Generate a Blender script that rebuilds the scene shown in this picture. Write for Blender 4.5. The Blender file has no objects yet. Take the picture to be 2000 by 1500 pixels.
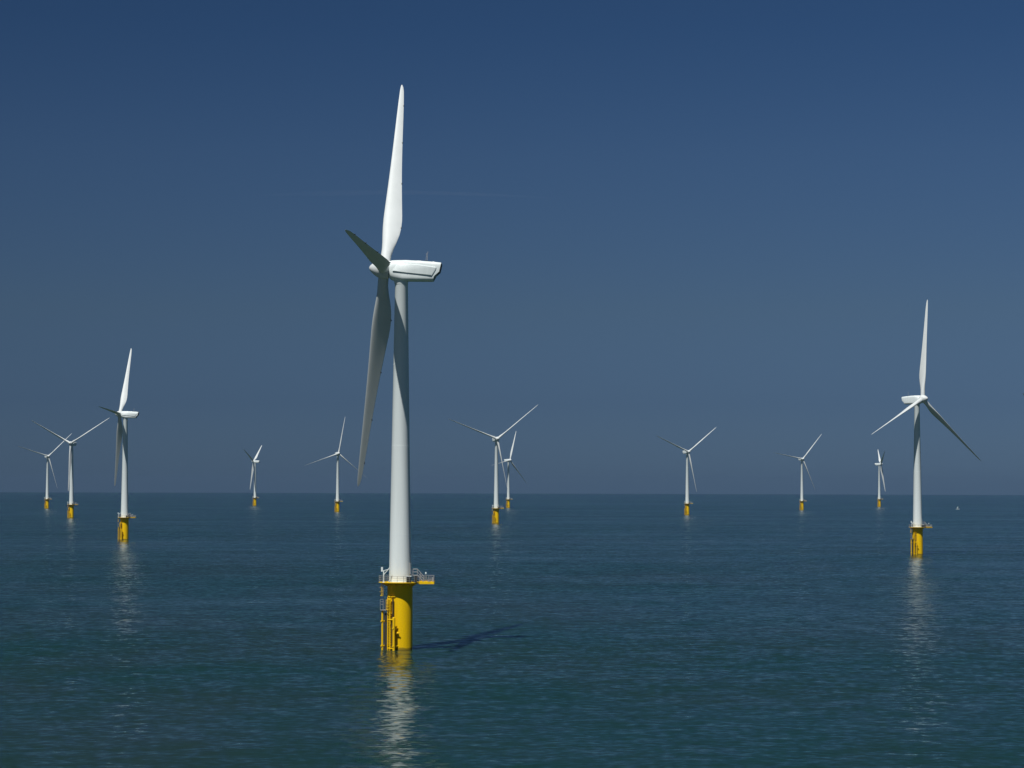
import bpy, math, random
from mathutils import Vector, Matrix
random.seed(7)
R = math.radians
PI = math.pi
sc = bpy.context.scene
col = sc.collection
RE = 7.4e6            # effective earth radius (refraction included)
SUN_EL, SUN_AZ = R(59.3), R(22.5)   # azimuth: to the left of "behind the camera"
HUB = 68.8

# ------------------------------------------------------------------ helpers
class MB:
    """collects shapes, then links them as ONE mesh object"""
    def __init__(s): s.v = []; s.f = []; s.m = []
    def add(s, vs, fs, mi=0):
        n = len(s.v); s.v += [tuple(p) for p in vs]
        s.f += [tuple(i + n for i in f) for f in fs]; s.m += [mi] * len(fs)
    def box(s, x0, x1, y0, y1, z0, z1, M=None, mi=0):
        vs = [Vector((x, y, z)) for z in (z0, z1) for y in (y0, y1) for x in (x0, x1)]
        if M: vs = [M @ p for p in vs]
        s.add(vs, [(0, 2, 3, 1), (4, 5, 7, 6), (0, 1, 5, 4), (2, 6, 7, 3), (0, 4, 6, 2), (1, 3, 7, 5)], mi)
    def tube(s, a, b, r0, r1=None, n=10, mi=0):
        a = Vector(a); b = Vector(b); r1 = r0 if r1 is None else r1
        d = (b - a).normalized()
        u = d.cross(Vector((0, 0, 1)))
        if u.length < 1e-3: u = Vector((1, 0, 0))
        u.normalize(); w = d.cross(u)
        vs = []
        for p, r in ((a, r0), (b, r1)):
            for k in range(n):
                t = 2 * PI * k / n
                vs.append(p + (u * math.cos(t) + w * math.sin(t)) * r)
        fs = [(k, k + n, (k + 1) % n + n, (k + 1) % n) for k in range(n)]
        fs += [tuple(range(n)), tuple(range(2 * n - 1, n - 1, -1))]
        s.add(vs, fs, mi)
    def path(s, pts, r, n=8, closed=False, mi=0):
        pts = [Vector(p) for p in pts]
        for i in range(len(pts) - (0 if closed else 1)):
            s.tube(pts[i], pts[(i + 1) % len(pts)], r, n=n, mi=mi)
    def lathe(s, prof, n=48, M=None, mi=0):
        """prof: list of (radius, height) ; radius 0 at an end closes it"""
        vs = []; fs = []; rows = []
        for r, z in prof:
            if r < 1e-6:
                rows.append([len(vs)]); vs.append(Vector((0, 0, z)))
            else:
                rows.append(list(range(len(vs), len(vs) + n)))
                vs += [Vector((r * math.cos(2 * PI * k / n), r * math.sin(2 * PI * k / n), z)) for k in range(n)]
        for a, b in zip(rows, rows[1:]):
            for k in range(n):
                k2 = (k + 1) % n
                if len(a) == 1: fs.append((a[0], b[k2], b[k]))
                elif len(b) == 1: fs.append((a[k], a[k2], b[0]))
                else: fs.append((a[k], a[k2], b[k2], b[k]))
        if M: vs = [M @ p for p in vs]
        s.add(vs, fs, mi)
    def loft(s, rings, cap0=True, cap1=True, mi=0):
        n = len(rings[0]); vs = [p for r in rings for p in r]; fs = []
        for i in range(len(rings) - 1):
            for k in range(n):
                k2 = (k + 1) % n
                fs.append((i * n + k, i * n + k2, (i + 1) * n + k2, (i + 1) * n + k))
        if cap0: fs.append(tuple(range(n - 1, -1, -1)))
        if cap1: fs.append(tuple((len(rings) - 1) * n + k for k in range(n)))
        s.add(vs, fs, mi)
    def build(s, name, mats, parent=None, mtx=None, sharp=35):
        me = bpy.data.meshes.new(name)
        me.from_pydata(s.v, [], s.f)
        if not isinstance(mats, (list, tuple)): mats = [mats]
        for m in mats: me.materials.append(m)
        me.polygons.foreach_set('material_index', s.m)
        import bmesh
        bm = bmesh.new(); bm.from_mesh(me)
        bmesh.ops.recalc_face_normals(bm, faces=bm.faces); bm.to_mesh(me); bm.free()
        me.shade_smooth(); me.set_sharp_from_angle(angle=R(sharp))
        me.update()
        o = bpy.data.objects.new(name, me); col.objects.link(o)
        if parent: o.parent = parent
        if mtx: o.matrix_local = mtx
        return o

def empty(name, loc=(0, 0, 0), parent=None):
    o = bpy.data.objects.new(name, None); o.empty_display_size = 2
    col.objects.link(o); o.location = loc
    if parent: o.parent = parent
    return o

def nodes(name):
    m = bpy.data.materials.new(name); m.use_nodes = True
    nt = m.node_tree
    return m, nt, nt.nodes['Principled BSDF']

def N(nt, t, **kw):
    n = nt.nodes.new(t)
    for k, v in kw.items():
        if k.startswith('i_'):
            key = k[2:]
            n.inputs[int(key) if key.isdigit() else key.replace('_', ' ')].default_value = v
        else: setattr(n, k, v)
    return n

def painted(name, c0, c1, rough=.45, scale=.35, streak=True, grime=None, spec=.4):
    """weathered paint: slow blotches plus faint vertical run marks"""
    m, nt, b = nodes(name); L = nt.links.new
    tc = N(nt, 'ShaderNodeTexCoord')
    mp = N(nt, 'ShaderNodeMapping'); mp.inputs['Scale'].default_value = (2.2, 2.2, .12 if streak else 2.2)
    L(tc.outputs['Object'], mp.inputs['Vector'])
    nz = N(nt, 'ShaderNodeTexNoise', i_Scale=scale, i_Detail=5.0, i_Roughness=.6)
    L(mp.outputs['Vector'], nz.inputs['Vector'])
    cr = N(nt, 'ShaderNodeValToRGB')
    cr.color_ramp.elements[0].position = .32; cr.color_ramp.elements[0].color = (*c1, 1)
    cr.color_ramp.elements[1].position = .6; cr.color_ramp.elements[1].color = (*c0, 1)
    L(nz.outputs['Fac'], cr.inputs['Fac'])
    out = cr.outputs['Color']
    if grime:   # wet, weed-darkened band just above the waterline, ragged upper edge
        geo = N(nt, 'ShaderNodeSeparateXYZ'); L(tc.outputs['Object'], geo.inputs[0])
        n2 = N(nt, 'ShaderNodeTexNoise', i_Scale=1.3, i_Detail=3.0); L(tc.outputs['Object'], n2.inputs['Vector'])
        ma = N(nt, 'ShaderNodeMath', operation='MULTIPLY_ADD', i_1=-.7); L(n2.outputs['Fac'], ma.inputs[0]); L(geo.outputs['Z'], ma.inputs[2])
        mr = N(nt, 'ShaderNodeMapRange'); mr.inputs['From Min'].default_value = -.15; mr.inputs['From Max'].default_value = .12
        mr.inputs['To Min'].default_value = .75; mr.inputs['To Max'].default_value = 0
        L(ma.outputs[0], mr.inputs['Value'])
        mx = N(nt, 'ShaderNodeMix', data_type='RGBA'); mx.inputs['B'].default_value = (*grime, 1)
        L(mr.outputs['Result'], mx.inputs['Factor']); L(out, mx.inputs['A']); out = mx.outputs['Result']
    L(out, b.inputs['Base Color'])
    b.inputs['Roughness'].default_value = rough
    b.inputs['Specular IOR Level'].default_value = spec
    return m

WHITE = painted('white_paint', (.745, .81, .805), (.69, .75, .745), .42)
BLADE = painted('blade_gelcoat', (.63, .665, .66), (.59, .625, .62), .5, .12, False, None, .25)
YELLOW = painted('yellow_paint', (.86, .545, .003), (.78, .47, .003), .5, .5, True, (.10, .085, .02), .15)
YELLOW2 = painted('yellow_steel', (.86, .55, .006), (.70, .42, .008), .5, 1.2, True, None, .15)
GALV = painted('galvanised_steel', (.30, .31, .32), (.22, .23, .24), .5, 2., False)
DARK_BROWN = painted('dark_brown', (.055, .045, .02), (.04, .03, .015), .7, 2., False)  # dark brown for the strips added to darken the gaps by the ladder
DARK = painted('dark_plastic', (.035, .04, .04), (.025, .03, .03), .6, 2., False)
GREY = painted('grey_steel', (.22, .23, .23), (.16, .17, .17), .55, 2., False)

# ------------------------------------------------------------------ blade
def airfoil(t):
    """closed outline, chord from 0 (leading edge) to 1, thickness ratio t"""
    pts = []
    n = 14
    def th(x): return 5 * t * (.2969 * math.sqrt(x) - .126 * x - .3516 * x * x + .2843 * x ** 3 - .1015 * x ** 4)
    def cam(x): return .03 * 4 * x * (1 - x)
    for i in range(n):
        x = .5 * (1 + math.cos(PI * i / n)); pts.append((x, cam(x) + th(x)))
    for i in range(n):
        x = .5 * (1 - math.cos(PI * i / n)); pts.append((x, cam(x) - th(x)))
    return pts

# r, chord, thickness ratio, circle blend, twist (deg)
BL = [(1.1, 1.9, 1, 1, 14), (2.2, 1.9, 1, 1, 14), (3.2, 1.95, .9, .85, 14), (4.6, 2.3, .62, .5, 14), (6.2, 2.85, .44, .2, 13.5),
      (8, 3.3, .35, .05, 12.5), (9.8, 3.52, .30, 0, 11), (11.5, 3.5, .27, 0, 9.5), (14, 3.22, .25, 0, 7.6), (18, 2.75, .22, 0, 5.4),
      (23, 2.25, .2, 0, 3.6), (28, 1.85, .19, 0, 2.3), (33, 1.52, .18, 0, 1.3), (38, 1.22, .17, 0, .5), (41.5, .98, .16, 0, 0),
      (43.4, .75, .15, 0, 0), (44.4, .5, .14, 0, 0), (44.85, .26, .14, 0, 0), (45, .08, .14, 0, 0)]
FEATHER = R(78)
def blade_section(r, c, t, k, tw):
    out = []
    for i, (x, y) in enumerate(airfoil(t)):
        n = len(airfoil(t)); a = 2 * PI * i / n
        px = (.31 - x) * c; py = y * c                     # leading edge on the + side
        cx = -.95 * math.cos(a); cy = .95 * math.sin(a)
        px = px * (1 - k) + cx * k; py = py * (1 - k) + cy * k
        b = FEATHER + R(tw)
        # chord direction (toward leading edge) = (sin b, cos b); thickness direction is its normal
        out.append(Vector((px * math.sin(b) - py * math.cos(b), px * math.cos(b) + py * math.sin(b), r)))
    return out
def interp_blade():
    rows = []
    for a, b in zip(BL, BL[1:]):
        m = max(1, int((b[0] - a[0]) / 1.2))
        for i in range(m):
            u = i / m
            rows.append(tuple(p + (q - p) * u for p, q in zip(a, b)))
    rows.append(BL[-1])
    # light smoothing of the chord so the plan form has no kinks
    ch = [r[1] for r in rows]
    for _ in range(2):
        ch = [ch[0]] + [(ch[i - 1] + 2 * ch[i] + ch[i + 1]) / 4 for i in range(1, len(ch) - 1)] + [ch[-1]]
    return [(r[0], c if r[0] < 43 else r[1], *r[2:]) for r, c in zip(rows, ch)]
ROWS = interp_blade()
def blade_mb():
    m = MB(); m.loft([blade_section(*r) for r in ROWS]); return m
def receptor_mb(rr):
    row = min(ROWS, key=lambda q: abs(q[0] - rr)); s = blade_section(*row); te = s[0]; le = s[14]
    d = (te - le).normalized(); c = te + d * .06
    m = MB(); m.tube(c - d * .16 + Vector((0, 0, -.1)), c + d * .04 + Vector((0, 0, .1)), .11, .09, 8)
    return m

# ------------------------------------------------------------------ spinner, nacelle
def spinner_mb():
    # axis along +X (upwind)
    M = Matrix(((0, 0, 1, 0), (0, 1, 0, 0), (-1, 0, 0, 0), (0, 0, 0, 1)))
    m = MB()
    m.lathe([(0, -.9), (1.55, -.9), (1.66, -.82), (1.74, -.4), (1.78, .1), (1.72, .6), (1.58, 1.05), (1.36, 1.5), (1.1, 1.9), (.84, 2.25),
             (.6, 2.52), (.38, 2.7), (.18, 2.8), (0, 2.83)], 48, M)
    return m
def w_rear(z):
    P = [(-3, 8.95), (-2.0, 8.95), (-1.15, 9.1), (-.25, 10.05), (1.3, 10.35), (3, 10.35)]
    for (a, wa), (b, wb) in zip(P, P[1:]):
        if z <= b: return wa + (wb - wa) * (z - a) / (b - a)
    return P[-1][1]
NAC = [(0, -1.62, 1.5, 1.45, 2.3), (.012, -1.72, 1.58, 1.55, 2.4), (.05, -1.93, 1.66, 1.7, 2.7), (.12, -2.05, 1.7, 1.77, 3.2), (.3, -2.07, 1.72, 1.8, 6),
       (.6, -2.03, 1.66, 1.8, 6), (.85, -1.99, 1.55, 1.78, 6), (.97, -1.97, 1.47, 1.75, 6), (1, -1.93, 1.42, 1.71, 6)]
def nac_ring(t, zb, zt, hw, ex, sh=0):
    zc = (zb + zt) / 2; hz = (zt - zb) / 2 - sh; hw -= sh; out = []
    n = 56
    for k in range(n):
        a = 2 * PI * k / n
        c, s = math.cos(a), math.sin(a)
        y = hw * math.copysign(abs(c) ** (2 / ex), c); z = zc + hz * math.copysign(abs(s) ** (2 / ex), s)
        w = .95 + (w_rear(z) - .95) * t
        out.append(Vector((-w, y, z)))
    return out
def nacelle_mb():
    m = MB(); m.loft([nac_ring(*r) for r in NAC]); 
    m.lathe([(1.19, -2.62), (1.22, -2.6), (1.22, -2.3), (1.45, -1.9)], 40, Matrix.Translation((-OVER, 0, 0)))   # yaw bearing skirt
    return m
OVER = 3.09
def rear_mb():
    m = MB(); t, zb, zt, hw, ex = NAC[-1]
    a = [p + Vector((-.01, 0, 0)) for p in nac_ring(t, zb, zt, hw, ex, .14)]
    b = [p + Vector((-.05, 0, 0)) for p in a]
    m.loft([a, b], False, True)
    for i in range(5):        # louvre blades across the upper part
        z = .95 - i * .3
        m.box(-w_rear(z) - .13, -w_rear(z) - .03, -1.3, 1.3, z - .035, z + .035)
    return m
def fairing_mb():
    # raised side panel: outline in (w, z), bevelled outward; it sits on one side only
    base = [(1.6, -.40), (2.4, .78), (3.0, 1.02), (6.2, .88), (9.5, .46), (9.42, .1), (8.75, -1.05), (5.2, -.78), (3.0, -.58)]
    def ring(y, sh):
        cw = sum(p[0] for p in base) / len(base); cz = sum(p[1] for p in base) / len(base)
        return [Vector((-(w + (cw - w) * sh * .5), y, z + (cz - z) * sh)) for w, z in base]
    m = MB(); m.loft([ring(1.6, 0), ring(1.88, .0), ring(1.97, .10)]); 
    for w in (4.25, 7.9):     # panel joints
        m.box(-w - .02, -w + .02, 1.96, 1.978, -.72, .62)
    return m
def mast_mb():
    m = MB(); w = 7.55
    m.box(-w - .28, -w + .28, -.55, .15, 1.5, 1.78, mi=1)
    m.tube((-w + .12, -.4, 1.6), (-w + .02, -.45, 3.1), .035, n=6); m.tube((-w - .16, -.1, 1.6), (-w - .2, -.1, 3.35), .035, n=6)
    m.tube((-w + .02, -.45, 2.6), (-w - .2, -.1, 2.75), .025, n=6)
    for p in ((-w + .02, -.45, 3.12), (-w - .2, -.1, 3.38)):
        for k in range(3):
            a = k * 2.1; m.tube(p, (p[0] + .16 * math.cos(a), p[1] + .16 * math.sin(a), p[2]), .03, n=5)
    return m
def hatch_mb(k):
    m = MB(); m.box(*((-6.6, -5.9, -.5, .5, 1.5, 1.74), (-9.0, -8.7, -.25, .1, 1.4, 1.68), (-4.3, -3.7, -.4, .4, 1.55, 1.77))[k]); return m

# ------------------------------------------------------------------ tower
TZ0, TZ1, TR0, TR1 = 12.17, 66.1, 2.0, 1.17
def trad(z): return TR0 + (TR1 - TR0) * (z - TZ0) / (TZ1 - TZ0)
def tower_mb():
    m = MB(); prof = [(2.12, 12.17), (2.12, 12.34), (2.0, 12.36)]
    prof += [(TR1, TZ1), (TR1 + .05, TZ1 + .1), (TR1 + .05, TZ1 + .4), (0, TZ1 + .4)]
    m.lathe(prof, 72); return m
def flange_mb(z):
    m = MB(); r = trad(z); m.lathe([(r - .03, z - .05), (r + .012, z - .05), (r + .012, z + .05), (r - .03, z + .05)], 72); return m
def door_mb():
    m = MB()
    for (r, w0, z0, z1, mi) in ((.05, .5, 13.5, 15.75, 0), (.09, .42, 13.58, 15.66, 1)):
        vs = []
        for z in (z0, z1):
            for i in range(7):
                a = (-1 + 2 * i / 6) * w0 / 2.0 - .25
                for dr in (-.15, r):
                    vs.append(Vector(((trad(z) + dr) * math.cos(a), (trad(z) + dr) * math.sin(a), z)))
        fs = []
        for i in range(6):
            a = i * 2; fs += [(a + 1, a + 3, a + 17, a + 15), (a, a + 14, a + 16, a + 2), (a, a + 2, a + 3, a + 1), (a + 14, a + 15, a + 17, a + 16)]
        fs += [(0, 1, 15, 14), (12, 26, 27, 13)]
        m.add(vs, fs, mi)
    return m

# ------------------------------------------------------------------ yellow transition piece and its steelwork
PHI = R(40); RADV = Vector((-math.sin(PHI), -math.cos(PHI), 0)); TANV = Vector((-math.cos(PHI), math.sin(PHI), 0))
def pol(r, t, z): return RADV * r + TANV * t + Vector((0, 0, z))
def pole(deg, r, z): a = R(deg); return Vector((-math.sin(a) * r, -math.cos(a) * r, z))   # deg: left of the side turned to the viewer
def tp_mb():
    m = MB(); m.lathe([(0, -4), (2.28, -4), (2.28, 11.5), (2.36, 11.52), (2.36, 11.8), (2.28, 11.82), (2.28, 11.96), (0, 11.96)], 72)
    return m
def fender_mb(t, r, top):
    m = MB()
    m.tube(pol(3.1, t, -2), pol(3.1, t, top), r, n=14)
    m.lathe([(r, 0), (r * .7, r * .5), (0, r * .7)], 14, Matrix.Translation(pol(3.1, t, top)))
    for z in (.75, top - 1.9):
        m.tube(pol(3.1, t, z), pol(1.2, t * .78, z), .17, n=12)
        m.tube(pol(3.1, t, z + .03), pol(3.42, t * 1.0, z + .03), .2, .16, n=10)
    return m
def ladder_mb():
    m = MB()
    for t in (-.27, .27):
        m.tube(pol(2.95, t, -1.5), pol(2.95, t, 9.5), .09, n=8)
    for i in range(36): m.tube(pol(2.95, -.27, -.9 + i * .29), pol(2.95, .27, -.9 + i * .29), .045, n=6)
    for z in (1.2, 4.2, 6.6, 9.0):
        for t in (-.27, .27): m.tube(pol(2.95, t, z), pol(2.1, t, z), .05, n=6)
    return m
def cage_mb():
    m = MB()
    for z in (7.35, 7.9, 8.45, 9.0):
        m.path([pol(2.95 + .62 * math.sin(PI * k / 8), .36 * math.cos(PI * k / 8), z) for k in range(9)], .035, 6)
    for k in (2, 4, 6): m.tube(pol(2.95 + .62 * math.sin(PI * k / 8), .36 * math.cos(PI * k / 8), 7.2), pol(2.95 + .62 * math.sin(PI * k / 8), .36 * math.cos(PI * k / 8), 9.1), .03, n=6)
    return m
def rest_mb():
    m = MB()
    Mx = Matrix.Translation((0, 0, 7.12)) @ Matrix(((RADV.x, TANV.x, 0, 0), (RADV.y, TANV.y, 0, 0), (0, 0, 1, 0), (0, 0, 0, 1)))
    m.box(2.15, 3.5, .3, 1.65, 0, .12, Mx)
    m.tube(pol(2.2, .9, 6.2), pol(3.4, .9, 7.1), .07, n=8)
    return m
def rest_rail_mb():
    m = MB(); c = [pol(3.45, 1.62, 0), pol(2.5, 1.62, 0), pol(3.45, .95, 0)]
    for p in c: m.tube(p + Vector((0, 0, 7.2)), p + Vector((0, 0, 9.1)), .035, n=6)
    for z in (8.2, 8.65, 9.1):
        m.tube(c[0] + Vector((0, 0, z)), c[1] + Vector((0, 0, z)), .03, n=6); m.tube(c[0] + Vector((0, 0, z)), c[2] + Vector((0, 0, z)), .03, n=6)
    return m
def upper_ladder_mb():
    m = MB()
    for t in (1.35, 1.75): m.tube(pol(3.05, t, 9.75), pol(3.05, t, 12.0), .045, n=6)
    for i in range(8): m.tube(pol(3.05, 1.35, 9.85 + i * .29), pol(3.05, 1.75, 9.85 + i * .29), .028, n=6)
    m.path([pol(3.05, 1.75, 9.8), pol(3.3, 1.75, 9.72), pol(3.3, 1.2, 9.72)], .04, 6)
    m.path([pol(3.05, 1.35, 10.4), pol(3.5, 1.4, 10.45), pol(3.6, 1.55, 10.45), pol(3.5, 1.72, 10.45), pol(3.05, 1.75, 10.4)], .03, 6)
    m.path([pol(3.05, 1.35, 11.2), pol(3.5, 1.4, 11.25), pol(3.6, 1.55, 11.25), pol(3.5, 1.72, 11.25), pol(3.05, 1.75, 11.2)], .03, 6)
    return m
def jtube_mb(deg, r, z0, z1, rr):
    m = MB(); m.tube(pole(deg, r, z0), pole(deg, r, z1), rr, n=12)
    m.lathe([(rr, 0), (rr * 1.9, .03), (rr * 1.9, .16), (rr, .2), (0, .22)], 12, Matrix.Translation(pole(deg, r, z1)))
    z = z0 + 1.0 if z0 > 0 else 1.0
    while z < z1: m.tube(pole(deg, r, z), pole(deg, 2.1, z), rr * .8, n=8); z += 2.9
    return m
def bracket_mb():      # stub with a padeye
    m = MB()
    m.tube(pole(8, 2.1, 3.05), pole(8, 2.75, 3.05), .16, .14, n=10); m.tube(pole(8, 2.7, 3.1), pole(-2, 2.78, 3.12), .1, n=8)
    m.tube(pole(8, 2.72, 3.0), pole(8, 2.2, 2.35), .07, n=8); m.tube(pole(13, 2.5, 3.25), pole(3, 2.6, 3.2), .12, n=8)
    return m
def tie_mb(z):         # ties between the right fender and the ladder
    m = MB(); m.tube(pol(3.1, -1.36, z), pol(2.9, .2, z), .11, n=8); return m
def strip_mb(t, w, r, z0, z1):      # dark strip added to darken a gap between the landing pipes
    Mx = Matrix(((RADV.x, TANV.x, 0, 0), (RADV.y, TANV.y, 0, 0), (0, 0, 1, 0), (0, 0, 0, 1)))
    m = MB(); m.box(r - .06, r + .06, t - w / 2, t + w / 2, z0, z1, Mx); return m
def pipe_mb():
    m = MB(); m.tube(pole(38, 2.5, 9.55), pole(19, 2.42, 9.6), .07, n=8); m.tube(pole(19, 2.42, 9.6), pole(19, 2.1, 9.6), .06, n=8); return m

# ------------------------------------------------------------------ platform
DZ = 12.15
def deck_mb():
    m = MB()
    n = 64; ro, ri = 3.85, 2.15
    ring = lambda r, z: [Vector((r * math.cos(2 * PI * k / n), r * math.sin(2 * PI * k / n), z)) for k in range(n)]
    m.loft([ring(ri, DZ - .19), ring(3.35, DZ - .19), ring(3.4, DZ - .08), ring(ro, DZ - .07), ring(ro, DZ - .02), ring(ro - .03, DZ), ring(ri, DZ), ring(ri, DZ - .19)], False, False)
    m.box(3.2, 6.15, -1.7, 1.7, DZ - .195, DZ + .004)              # laydown area
    for y in (-1.7, 1.64): m.box(3.45, 6.15, y, y + .06, DZ - .3, DZ + .16)      # edge beams and toe boards
    m.box(6.15, 6.21, -1.7, 1.7, DZ - .3, DZ + .16)
    # radial gussets and cantilever beams under the deck
    for k in range(12):
        a = 2 * PI * k / 12 + .26; Mx = Matrix.Rotation(a, 4, 'Z')
        vs = [Mx @ Vector(p) for y in (-.04, .04) for p in ((2.2, y, DZ - .2), (3.2, y, DZ - .2), (3.2, y, DZ - .28), (2.2, y, DZ - .85))]
        m.add(vs, [(0, 1, 2, 3), (7, 6, 5, 4), (0, 4, 5, 1), (1, 5, 6, 2), (2, 6, 7, 3), (3, 7, 4, 0)])
    return m
def railing_mb(part):
    m = MB(); n = 18; a0, a1 = R(27), R(333); P = []
    for k in range(n + 1):
        a = a0 + (a1 - a0) * k / n; P.append(Vector((3.78 * math.cos(a), 3.78 * math.sin(a), DZ)))
    P = [Vector((4.7, 1.66, DZ)), Vector((6.12, 1.66, DZ))][::-1] + [Vector((3.55, 1.66, DZ))] + P[1:-1] + [Vector((3.55, -1.66, DZ))]
    P = [Vector((6.12, 0.6, DZ))] + P + [Vector((4.5, -1.66, DZ))]
    P2 = [Vector((5.2, -1.66, DZ)), Vector((6.12, -1.66, DZ)), Vector((6.12, -.5, DZ))]
    for Q in ((P, P2)[part],):
        for p in Q: m.tube(p, p + Vector((0, 0, 1.15)), .028, n=6)
        for h in (.42, .8, 1.15): m.path([p + Vector((0, 0, h)) for p in Q], .02 if h < 1 else .028, 6)
    return m
def stairs_mb():
    m = MB()
    m.box(2.0, 3.15, -.95, .15, 13.38, 13.46)
    for y in (-.95, .1):
        a = Vector((3.15, y, 13.4)); b = Vector((4.3, y, DZ + .03))
        m.tube(a, b, .07, n=6)
        m.path([(2.35, y, 14.5), (3.15, y, 14.5), (4.3, y, 13.2), (4.3, y, DZ)], .04, 6)
        m.path([(2.35, y, 13.98), (3.15, y, 13.98), (4.3, y, 12.7)], .032, 6)
        for x, z in ((2.35, 13.4), (3.15, 13.4)): m.tube((x, y, z), (x, y, 14.5), .04, n=6)
        m.tube((3.72, y, 12.8), (3.72, y, 13.85), .035, n=6)
        m.tube((3.05, y, DZ), (3.05, y, 13.4), .05, n=6)
    for i in range(6):
        u = (i + .5) / 6; x = 3.15 + 1.15 * u; z = 13.4 - 1.25 * u
        m.box(x - .13, x + .13, -.94, .09, z - .02, z + .02)
    return m
def davit_mb():
    m = MB(); b = Vector((-2.85, -2.1, DZ))
    m.tube(b, b + Vector((0, 0, 2.1)), .12, .1, n=10)
    m.tube(b + Vector((0, 0, 1.35)), b + Vector((1.15, -.2, 2.75)), .07, n=8)
    m.tube(b + Vector((-.2, 0, 2.05)), b + Vector((.95, -.15, 2.35)), .05, n=8)
    m.box(b.x - .46, b.x - .14, b.y - .2, b.y + .2, DZ + 1.95, DZ + 2.75)
    m.tube(b + Vector((1.15, -.2, 2.75)), b + Vector((1.15, -.2, 2.2)), .03, n=6)
    m.box(b.x - .22, b.x + .22, b.y - .22, b.y + .22, DZ, DZ + .1)
    return m
def cabinet_mb():
    m = MB(); m.box(1.3, 2.12, -3.2, -2.5, DZ + .005, DZ + 1.08); m.box(1.25, 2.17, -3.26, -2.45, DZ + 1.08, DZ + 1.2, mi=1)
    for z in (.3, .5, .7, .9): m.box(1.4, 2.02, -3.225, -3.2, DZ + z, DZ + z + .05)
    return m
def locker_mb():
    m = MB(); m.box(2.55, 3.1, -2.55, -1.9, DZ + .005, DZ + 1.2); m.box(2.5, 3.15, -2.6, -1.85, DZ + 1.2, DZ + 1.27, mi=1)
    return m
def gear_mb():
    m = MB()
    m.box(5.0, 5.65, -1.2, -.5, DZ + .01, DZ + .55); m.box(4.95, 5.7, -1.25, -.45, DZ + .55, DZ + .62)
    m.box(5.75, 6.05, -.1, .5, DZ + .01, DZ + .8)
    return m
def beacon_mb():
    m = MB(); x, y = 4.72, -1.58
    m.tube((x, y, DZ), (x, y, DZ + 1.5), .045, n=6)
    m.lathe([(0, 0), (.13, .01), (.15, .18), (.1, .34), (0, .38)], 12, Matrix.Translation((x, y, DZ + 1.5)), 1)
    return m

# ------------------------------------------------------------------ one whole turbine
def child(o, parent):
    c = o.copy(); col.objects.link(c); c.parent = parent; return c
def nac_frame(yaw, tilt):
    """columns: x = upwind, y = lateral, z = up"""
    nh = Vector((-math.sin(yaw), -math.cos(yaw), 0)); up0 = Vector((0, 0, 1))
    n = nh * math.cos(tilt) + up0 * math.sin(tilt)
    lat = Vector((-math.cos(yaw), math.sin(yaw), 0))
    up = lat.cross(n)
    hub = Vector((0, 0, HUB)) + nh * OVER
    return n, lat, up, hub, nh
def mat4(x, y, z, t): return Matrix(((x.x, y.x, z.x, t.x), (x.y, y.y, z.y, t.y), (x.z, y.z, z.z, t.z), (0, 0, 0, 1)))
TILT, CONE, NTILT = R(5.7), R(3.5), R(1.6)
def place_rotor(nac, spin, blades, yaw, th, pitch=0):
    n, lat, up, hub, nh = nac_frame(yaw, NTILT)
    # the nacelle housing hangs almost level; its own y axis is -lat so that (x, y, z) is right handed
    nac.matrix_local = mat4(n, -(n.cross(up)), up, hub)
    n, lat, up, hub, nh = nac_frame(yaw, TILT)
    spin.matrix_local = mat4(n, -(n.cross(up)), up, hub)
    for k, b in enumerate(blades):
        a = th + k * 2 * PI / 3
        e = up * math.cos(a) + lat * math.sin(a); tau = up * math.sin(a) - lat * math.cos(a)
        z = e * math.cos(CONE) + n * math.sin(CONE); x = n * math.cos(CONE) - e * math.sin(CONE)
        b.matrix_local = mat4(x, tau, z, hub) @ Matrix.Rotation(pitch, 4, 'Z')

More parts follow.
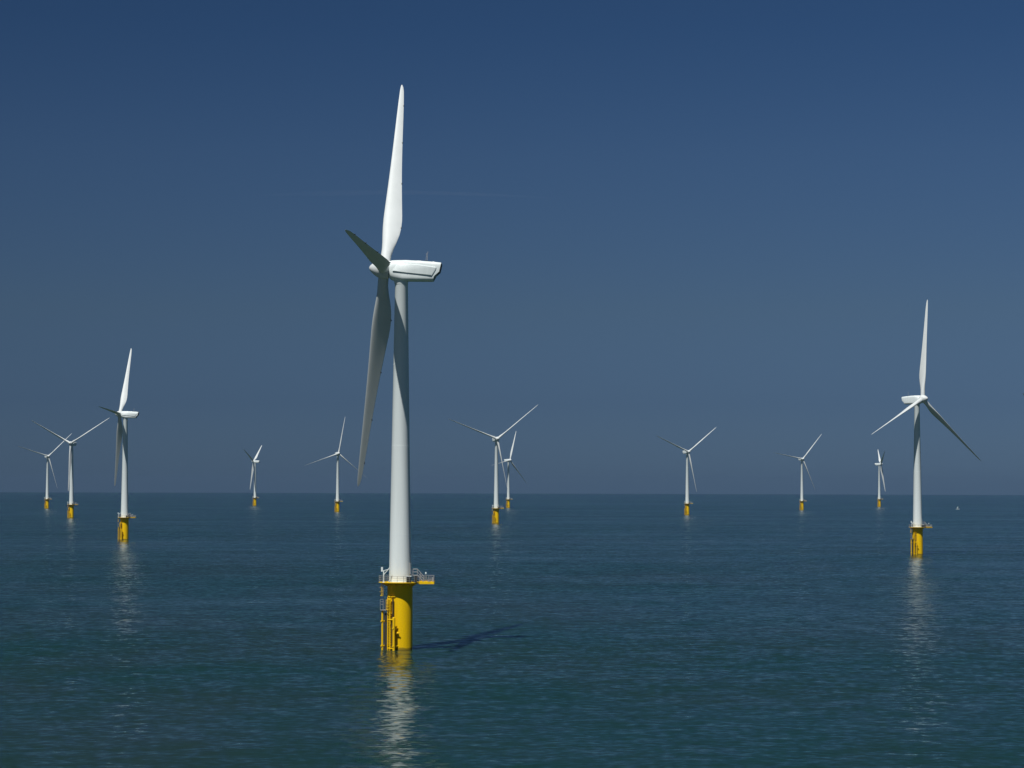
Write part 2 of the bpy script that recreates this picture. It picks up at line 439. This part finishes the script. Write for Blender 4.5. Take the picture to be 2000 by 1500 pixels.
def make_turbine():
    root = empty('wind_turbine')
    tp = tp_mb().build('transition_piece', YELLOW, root)
    fender_mb(1.4, .19, 7.05).build('boat_fender', YELLOW2, tp)
    fender_mb(-1.4, .24, 5.85).build('boat_fender', YELLOW2, tp)
    ladder_mb().build('ladder', YELLOW2, tp)
    cage_mb().build('ladder_cage', YELLOW2, tp)
    rest_mb().build('rest_platform', GALV, tp)
    rest_rail_mb().build('rest_platform_railing', GALV, tp)
    upper_ladder_mb().build('ladder', YELLOW2, tp)
    jtube_mb(50, 2.5, -2, 9.5, .12).build('cable_tube', YELLOW2, tp)
    jtube_mb(36, 2.95, 5.6, 9.5, .085).build('cable_tube', YELLOW2, tp)
    bracket_mb().build('bracket', YELLOW2, tp)
    for z in (5.5, .35): tie_mb(z).build('tie_bar', YELLOW2, tp)
    pipe_mb().build('pipe', YELLOW2, tp)
    for q in ((-.82, .52, 2.8, -.6, 5.4), (.78, .42, 2.95, -.6, 6.6), (-.62, .3, 2.5, 5.8, 9.2)): strip_mb(*q).build('gap_dark_strip', DARK_BROWN, tp)
    dk = deck_mb().build('platform', YELLOW2, root)
    for q in (0, 1): railing_mb(q).build('railing', GALV, dk)
    stairs_mb().build('stairs', GALV, dk)
    davit_mb().build('davit_crane', WHITE, dk)
    cabinet_mb().build('cabinet', [DARK, WHITE], dk)
    locker_mb().build('locker', [DARK, GREY], dk)
    gear_mb().build('equipment_box', GALV, dk)
    beacon_mb().build('beacon', [GALV, WHITE], dk)
    tw = tower_mb().build('tower', WHITE, root)
    for zf in (20.6, 36.7, 51.5): flange_mb(zf).build('flange', WHITE, tw)
    door_mb().build('door', [GREY, WHITE], tw)
    nac = nacelle_mb().build('nacelle', WHITE, root)
    rear_mb().build('rear_vent', GREY, nac)
    fairing_mb().build('side_fairing', WHITE, nac)
    mast_mb().build('wind_mast', [GALV, DARK], nac)
    for q, nm in enumerate(('roof_hatch', 'roof_vent', 'roof_hatch')): hatch_mb(q).build(nm, WHITE, nac)
    sp = spinner_mb().build('hub', BLADE, root)
    b0 = blade_mb().build('blade', BLADE, root)
    bl = [b0, child(b0, root), child(b0, root)]
    return root, nac, sp, bl

def copy_turbine(root):
    r = root.copy(); col.objects.link(r); new = {}
    for ch in root.children:
        c = child(ch, r); new[ch] = c
        for g in ch.children: child(g, c)
    return r, new

TURB = [
 # x, y, yaw, rotor azimuth, label
 (-20.13, 426.39, 91.87, 32.60, 'nearest and by far the largest white wind turbine, rotor edge-on, on a yellow base'),
 (179.61, 1043.17, -42.65, 112.13, 'large white wind turbine at right, one blade up and two spread low'),
 (-212.34, 1292.98, 91.91, 33.05, 'medium white wind turbine at left seen side-on, tail box pointing right, one blade up'),
 (-407.78, 2182.48, 12.51, 61.44, 'white wind turbine, blades raised in a wide V, just left of the medium turbine'),
 (-613.93, 3114.64, -31.23, 73.50, 'small pale wind turbine, the one farthest left'),
 (-400.96, 3680.28, 105.01, 54.51, 'tiny side-on wind turbine left of the largest, tail box pointing right'),
 (-206.43, 2793.71, -19.88, 109.20, 'small wind turbine just left of the largest, one thin blade pointing up'),
 (-12.64, 1928.25, -15.65, 69.28, 'white wind turbine right of the largest, in front of a smaller one it overlaps'),
 (-4.85, 3412.73, -46.89, 100.93, 'small wind turbine standing partly behind the one right of the largest'),
 (192.39, 2582.73, -26.28, 67.62, 'lone small wind turbine with blades in a wide V in the gap right of centre'),
 (392.05, 3183.33, -19.65, 79.63, 'small wind turbine with a nearly level left blade, near the tiny side-on one'),
 (594.32, 3809.96, -89.11, 63.09, 'tiny side-on wind turbine with a narrow V of blades, left of the large right one'),
 (380.5, 1664.0, -41.6, 53.0, 'wind turbine beyond the right edge, only a white blade tip showing in the sky'),
]
proto = make_turbine()
for i, (x, y, yaw, th, lab) in enumerate(TURB):
    if i == 0: root, nac, sp, bl = proto
    else:
        root, mp = copy_turbine(proto[0]); nac, sp, bl = mp[proto[1]], mp[proto[2]], [mp[b] for b in proto[3]]
    root.location = (x, y, -(x * x + y * y) / (2 * RE))
    place_rotor(nac, sp, bl, R(yaw), R(th), R(26) if i == 3 else 0)   # that one idles with its blades turned less far
    root['label'] = lab; root['category'] = 'wind turbine'; root['group'] = 'wind turbines standing in the sea'
# the dark studs along the trailing edges can only be seen on the nearest turbine
REC = [receptor_mb(r).build('edge_stud', DARK, proto[3][0]) for r in (10.6, 20.8, 30.6, 40.4)]
for b in proto[3][1:]:
    for r in REC: child(r, b)

# ------------------------------------------------------------------ small boat far off
def boat():
    d = 3330.; x = 870 / 4597 * d
    root = empty('sailing_boat', (x, d, -(x * x + d * d) / (2 * RE))); root.scale = (.68, .68, .68); root.rotation_euler = (0, 0, R(12))
    m = MB(); rings = []
    for t in range(13):
        u = t / 12; X = -3.9 + 7.8 * u
        bw = 1.25 * (1 - abs(2 * u - .85) ** 2.6 * (.45 if u < .42 else 1)); bw = max(bw, .06); sh = 1.05 + .35 * u * u
        rings.append([Vector((X, -bw, sh)), Vector((X, -bw * .95, .45)), Vector((X, -bw * .5, -.15)), Vector((X, 0, -.4)),
                      Vector((X, bw * .5, -.15)), Vector((X, bw * .95, .45)), Vector((X, bw, sh))])
    m.loft(rings); m.build('hull', WHITE, root)
    m = MB(); m.loft([[Vector((-1.6 + s, -.8 + k, 1.1)), Vector((1.6 - s, -.7 + k, 1.15)), Vector((1.6 - s, .7 - k, 1.15)), Vector((-1.6 + s, .8 - k, 1.1))] if z == 0 else
                      [Vector((-1.4, -.65, 1.75)), Vector((.9, -.55, 1.7)), Vector((.9, .55, 1.7)), Vector((-1.4, .65, 1.75))] for z, s, k in ((0, 0, 0), (1, 0, 0))])
    m.build('cabin', GREY, root)
    m = MB(); m.tube((.7, 0, 1.2), (.9, 0, 7.2), .1, .06, 8); m.build('mast', GALV, root)
    m = MB(); n = 7; P = []
    for side in (0, 1):
        for i in range(n):
            u = i / (n - 1); z = 2.2 + 4.6 * u; w = 3.3 * (1 - u) + .1
            P.append([Vector((.75 + .02 * z - w * q, (.45 * math.sin(PI * q) * (1 - u) + .02 * (1 if side else -1)), z)) for q in (0, .2, .4, .6, .8, 1)])
    for side in (0, 1):
        rows = P[side * n:(side + 1) * n]; vs = [p for r in rows for p in r]
        m.add(vs, [(a * 6 + b, a * 6 + b + 1, a * 6 + b + 7, a * 6 + b + 6) for a in range(n - 1) for b in range(5)])
    m.build('sail', WHITE, root)
    root['label'] = 'tiny white sailing boat far off on the water, right of the large right turbine'; root['category'] = 'boat'
boat()

# ------------------------------------------------------------------ an old, nearly dissolved vapour trail high up
def contrail():
    m = bpy.data.materials.new('vapour'); m.use_nodes = True; nt = m.node_tree; nt.nodes.remove(nt.nodes['Principled BSDF'])
    v = nt.nodes.new('ShaderNodeVolumePrincipled'); v.inputs['Color'].default_value = (.95, .97, 1, 1); v.inputs['Density'].default_value = 8e-5
    nt.links.new(v.outputs[0], nt.nodes['Material Output'].inputs['Volume'])
    D = 40000.; rnd = random.Random(3); b = MB()
    def at(px, py):
        X = (px - 1000) / 4597; u = -(py - 750) / 4597; p = R(2.5024)
        d = Vector((X, math.cos(p) - u * math.sin(p), math.sin(p) + u * math.cos(p))); return d * (D / d.y)
    rings = []; n = 40
    for i in range(n + 1):
        t = i / n; px = 490 + (1130 - 490) * t
        c = at(px, 382 - 10 * math.sin(PI * (t * .9 + .05)) + 6 * t * t)
        e = min(1, t / .2, (1 - t) / .35)
        rz = (52 * (1 - t) + 14) * max(e, .03) * rnd.uniform(.75, 1.2); ry = 150 * min(1, .25 + t, (1 - t) / .3 + .02)
        rings.append([c + Vector((0, ry * math.cos(2 * PI * k / 12), rz * math.sin(2 * PI * k / 12))) for k in range(12)])
    b.loft(rings); o = b.build('contrail', m, sharp=180); o['label'] = 'faint whitish vapour trail crossing the sky behind the raised blade of the largest turbine'
    o['category'] = 'contrail'
contrail()

# ------------------------------------------------------------------ sea: a sheet that curves down to a true horizon
def sea_material():
    m, nt, b = nodes('sea_water'); L = nt.links.new
    geo = N(nt, 'ShaderNodeNewGeometry')
    def field(sx, sy, rot, detail, rough=.55, dist=0.):
        mp = N(nt, 'ShaderNodeMapping'); mp.inputs['Scale'].default_value = (sx, sy, 1); mp.inputs['Rotation'].default_value = (0, 0, R(rot))
        L(geo.outputs['Position'], mp.inputs['Vector'])
        nz = N(nt, 'ShaderNodeTexNoise', noise_dimensions='2D', i_Scale=1.0, i_Detail=detail, i_Roughness=rough, i_Distortion=dist)
        L(mp.outputs['Vector'], nz.inputs['Vector']); return nz
    def vmath(op, a, bb=None, s=None):
        n = N(nt, 'ShaderNodeVectorMath', operation=op); L(a, n.inputs[0])
        if bb is not None:
            if isinstance(bb, tuple): n.inputs[1].default_value = bb
            else: L(bb, n.inputs[1])
        if s is not None:
            if isinstance(s, float): n.inputs['Scale'].default_value = s
            else: L(s, n.inputs['Scale'])
        return n.outputs[0]
    def slope(nz, k): return vmath('MULTIPLY', vmath('SUBTRACT', nz.outputs['Color'], (.5, .5, .5)), (k * SX, k, 0))
    SX = 1.0
    ripple = slope(field(.62, .74, 8, 3.), A_RIP)
    chop = slope(field(.15, .23, -6, 3.), A_CHOP)
    swell = slope(field(.014, .03, 4, 2.), A_SWELL)
    # wind lanes: long bands where the ripples are stronger or weaker
    lane = field(.0016, .006, 2, 4., .6)
    mr = N(nt, 'ShaderNodeMapRange'); mr.inputs['From Min'].default_value = .3; mr.inputs['From Max'].default_value = .7
    mr.inputs['To Min'].default_value = .76; mr.inputs['To Max'].default_value = 1.24; L(lane.outputs['Fac'], mr.inputs['Value'])
    tot = vmath('ADD', vmath('SCALE', vmath('ADD', vmath('ADD', ripple, chop), (0, -NORMAL_LEAN, 0)), s=mr.outputs['Result']), swell)
    # every normal gets an added tilt toward the camera side, shortening and dimming reflections
    nrm = vmath('NORMALIZE', vmath('ADD', tot, (0, 0, 1)))
    L(nrm, b.inputs['Normal'])
    # body colour: silt clouds in greenish water
    silt = field(.017, .010, -8, 4., .6, .6)
    cr = N(nt, 'ShaderNodeValToRGB')
    cr.color_ramp.elements[0].position = .35; cr.color_ramp.elements[0].color = (*SEA0, 1)
    cr.color_ramp.elements[1].position = .72; cr.color_ramp.elements[1].color = (*SEA1, 1)
    L(silt.outputs['Fac'], cr.inputs['Fac']); L(cr.outputs['Color'], b.inputs['Base Color'])
    b.subsurface_method = 'BURLEY'; b.inputs['Subsurface Weight'].default_value = 1; b.inputs['Subsurface Radius'].default_value = (1, 1, 1); b.inputs['Subsurface Scale'].default_value = 2.5   # light spreads a few metres through the murky water
    b.inputs['Roughness'].default_value = .12; b.inputs['IOR'].default_value = 1.333
    return m
A_RIP, A_CHOP, A_SWELL, NORMAL_LEAN = .28, .21, .08, .072
SEA0, SEA1 = (.007, .031, .0195), (.014, .031, .021)
def sea():
    m = MB(); n = 360; rings = []; r = 12.
    m.v.append((0, 0, 0))
    rad = []
    while r < 24000: rad.append(r); r *= 1.055
    for r in rad:
        for k in range(n):
            a = 2 * PI * k / n; m.v.append((r * math.cos(a), r * math.sin(a), -r * r / (2 * RE)))
    for k in range(n): m.f.append((0, 1 + k, 1 + (k + 1) % n))
    for i in range(len(rad) - 1):
        for k in range(n):
            a = 1 + i * n + k; b = 1 + i * n + (k + 1) % n; m.f.append((a, a + n, b + n, b))
    m.m = [0] * len(m.f)
    o = m.build('sea', sea_material(), sharp=180); o['kind'] = 'structure'
    if o.data.polygons[0].normal.z < 0: o.data.flip_normals()
sea()

# ------------------------------------------------------------------ the air over the sea
def haze():
    m = bpy.data.materials.new('haze_air'); m.use_nodes = True; nt = m.node_tree; nt.nodes.remove(nt.nodes['Principled BSDF'])
    v = nt.nodes.new('ShaderNodeVolumePrincipled'); v.inputs['Color'].default_value = (.15, .25, .40, 1)
    v.inputs['Density'].default_value = 2.5e-5; v.inputs['Anisotropy'].default_value = 0
    nt.links.new(v.outputs[0], nt.nodes['Material Output'].inputs['Volume'])
    b = MB(); b.box(-24500, 24500, -24500, 24500, -42, 117)
    o = b.build('haze', m); o['kind'] = 'stuff'
haze()

# ------------------------------------------------------------------ light, sky
S = Vector((-math.sin(SUN_AZ) * math.cos(SUN_EL), -math.cos(SUN_AZ) * math.cos(SUN_EL), math.sin(SUN_EL)))
ld = bpy.data.lights.new('sun', 'SUN'); ld.energy = 4.85; ld.angle = R(.53); ld.color = (1, .98, .94)
lo = bpy.data.objects.new('sun', ld); col.objects.link(lo); lo.rotation_euler = S.to_track_quat('Z', 'Y').to_euler(); lo.location = (0, 0, 300)
SKY_TINT = [(0, (.228, .408, .85)), (.035, (.203, .335, .67)), (.075, (.245, .36, .586)), (.14, (.241, .367, .588)), (.193, (.193, .333, .552)),
            (.3, (.18, .31, .48)), (1, (.20, .31, .42))]
w = bpy.data.worlds.new('World'); sc.world = w; w.use_nodes = True
nt = w.node_tree; bg = nt.nodes['Background']
sky = nt.nodes.new('ShaderNodeTexSky'); sky.sky_type = 'NISHITA'; sky.sun_disc = False
sky.sun_elevation = SUN_EL; sky.sun_rotation = R(180) + SUN_AZ
sky.altitude = 0; sky.air_density = 1.0; sky.dust_density = .5; sky.ozone_density = 1.5
# clear, polarised-looking summer sky: the physical sky graded by a tint that varies a little with direction
tcw = nt.nodes.new('ShaderNodeTexCoord'); sx = nt.nodes.new('ShaderNodeSeparateXYZ'); nt.links.new(tcw.outputs['Generated'], sx.inputs[0])
def ramp(stops):
    r = nt.nodes.new('ShaderNodeValToRGB'); e = r.color_ramp.elements
    while len(e) < len(stops): e.new(.5)
    for q, (ps, c) in zip(e, stops): q.position = ps; q.color = (*c, 1)
    return r
rz = ramp(SKY_TINT); nt.links.new(sx.outputs['Z'], rz.inputs['Fac'])
mrx = nt.nodes.new('ShaderNodeMapRange'); mrx.inputs['From Min'].default_value = -.22; mrx.inputs['From Max'].default_value = .22
mrx.inputs['To Min'].default_value = .86; mrx.inputs['To Max'].default_value = 1.08; nt.links.new(sx.outputs['X'], mrx.inputs['Value'])
m1 = nt.nodes.new('ShaderNodeVectorMath'); m1.operation = 'MULTIPLY'; nt.links.new(sky.outputs[0], m1.inputs[0]); nt.links.new(rz.outputs['Color'], m1.inputs[1])
m2 = nt.nodes.new('ShaderNodeVectorMath'); m2.operation = 'SCALE'; nt.links.new(m1.outputs[0], m2.inputs[0]); nt.links.new(mrx.outputs[0], m2.inputs['Scale'])
nt.links.new(m2.outputs[0], bg.inputs[0]); bg.inputs[1].default_value = .05

# ------------------------------------------------------------------ camera
cd = bpy.data.cameras.new('camera'); cd.sensor_width = 36; cd.lens = 4597.1 / 2000 * 36; cd.clip_start = 1; cd.clip_end = 120000
co = bpy.data.objects.new('camera', cd); col.objects.link(co); sc.camera = co
p, ro = R(2.5024), R(.1608)
rt = Vector((1, 0, 0)); fw = Vector((0, math.cos(p), math.sin(p))); uu = Vector((0, -math.sin(p), math.cos(p)))
r2 = rt * math.cos(ro) + uu * math.sin(ro); u2 = uu * math.cos(ro) - rt * math.sin(ro)
co.matrix_world = mat4(r2, u2, -fw, Vector((0, 0, 29.361)))
vs = sc.view_settings
sc.display_settings.display_device = 'sRGB'; vs.view_transform = 'Standard'; vs.look = 'None'; vs.exposure = 0; vs.gamma = 1
sc.cycles.max_bounces = 6; sc.cycles.diffuse_bounces = 3; sc.cycles.glossy_bounces = 3
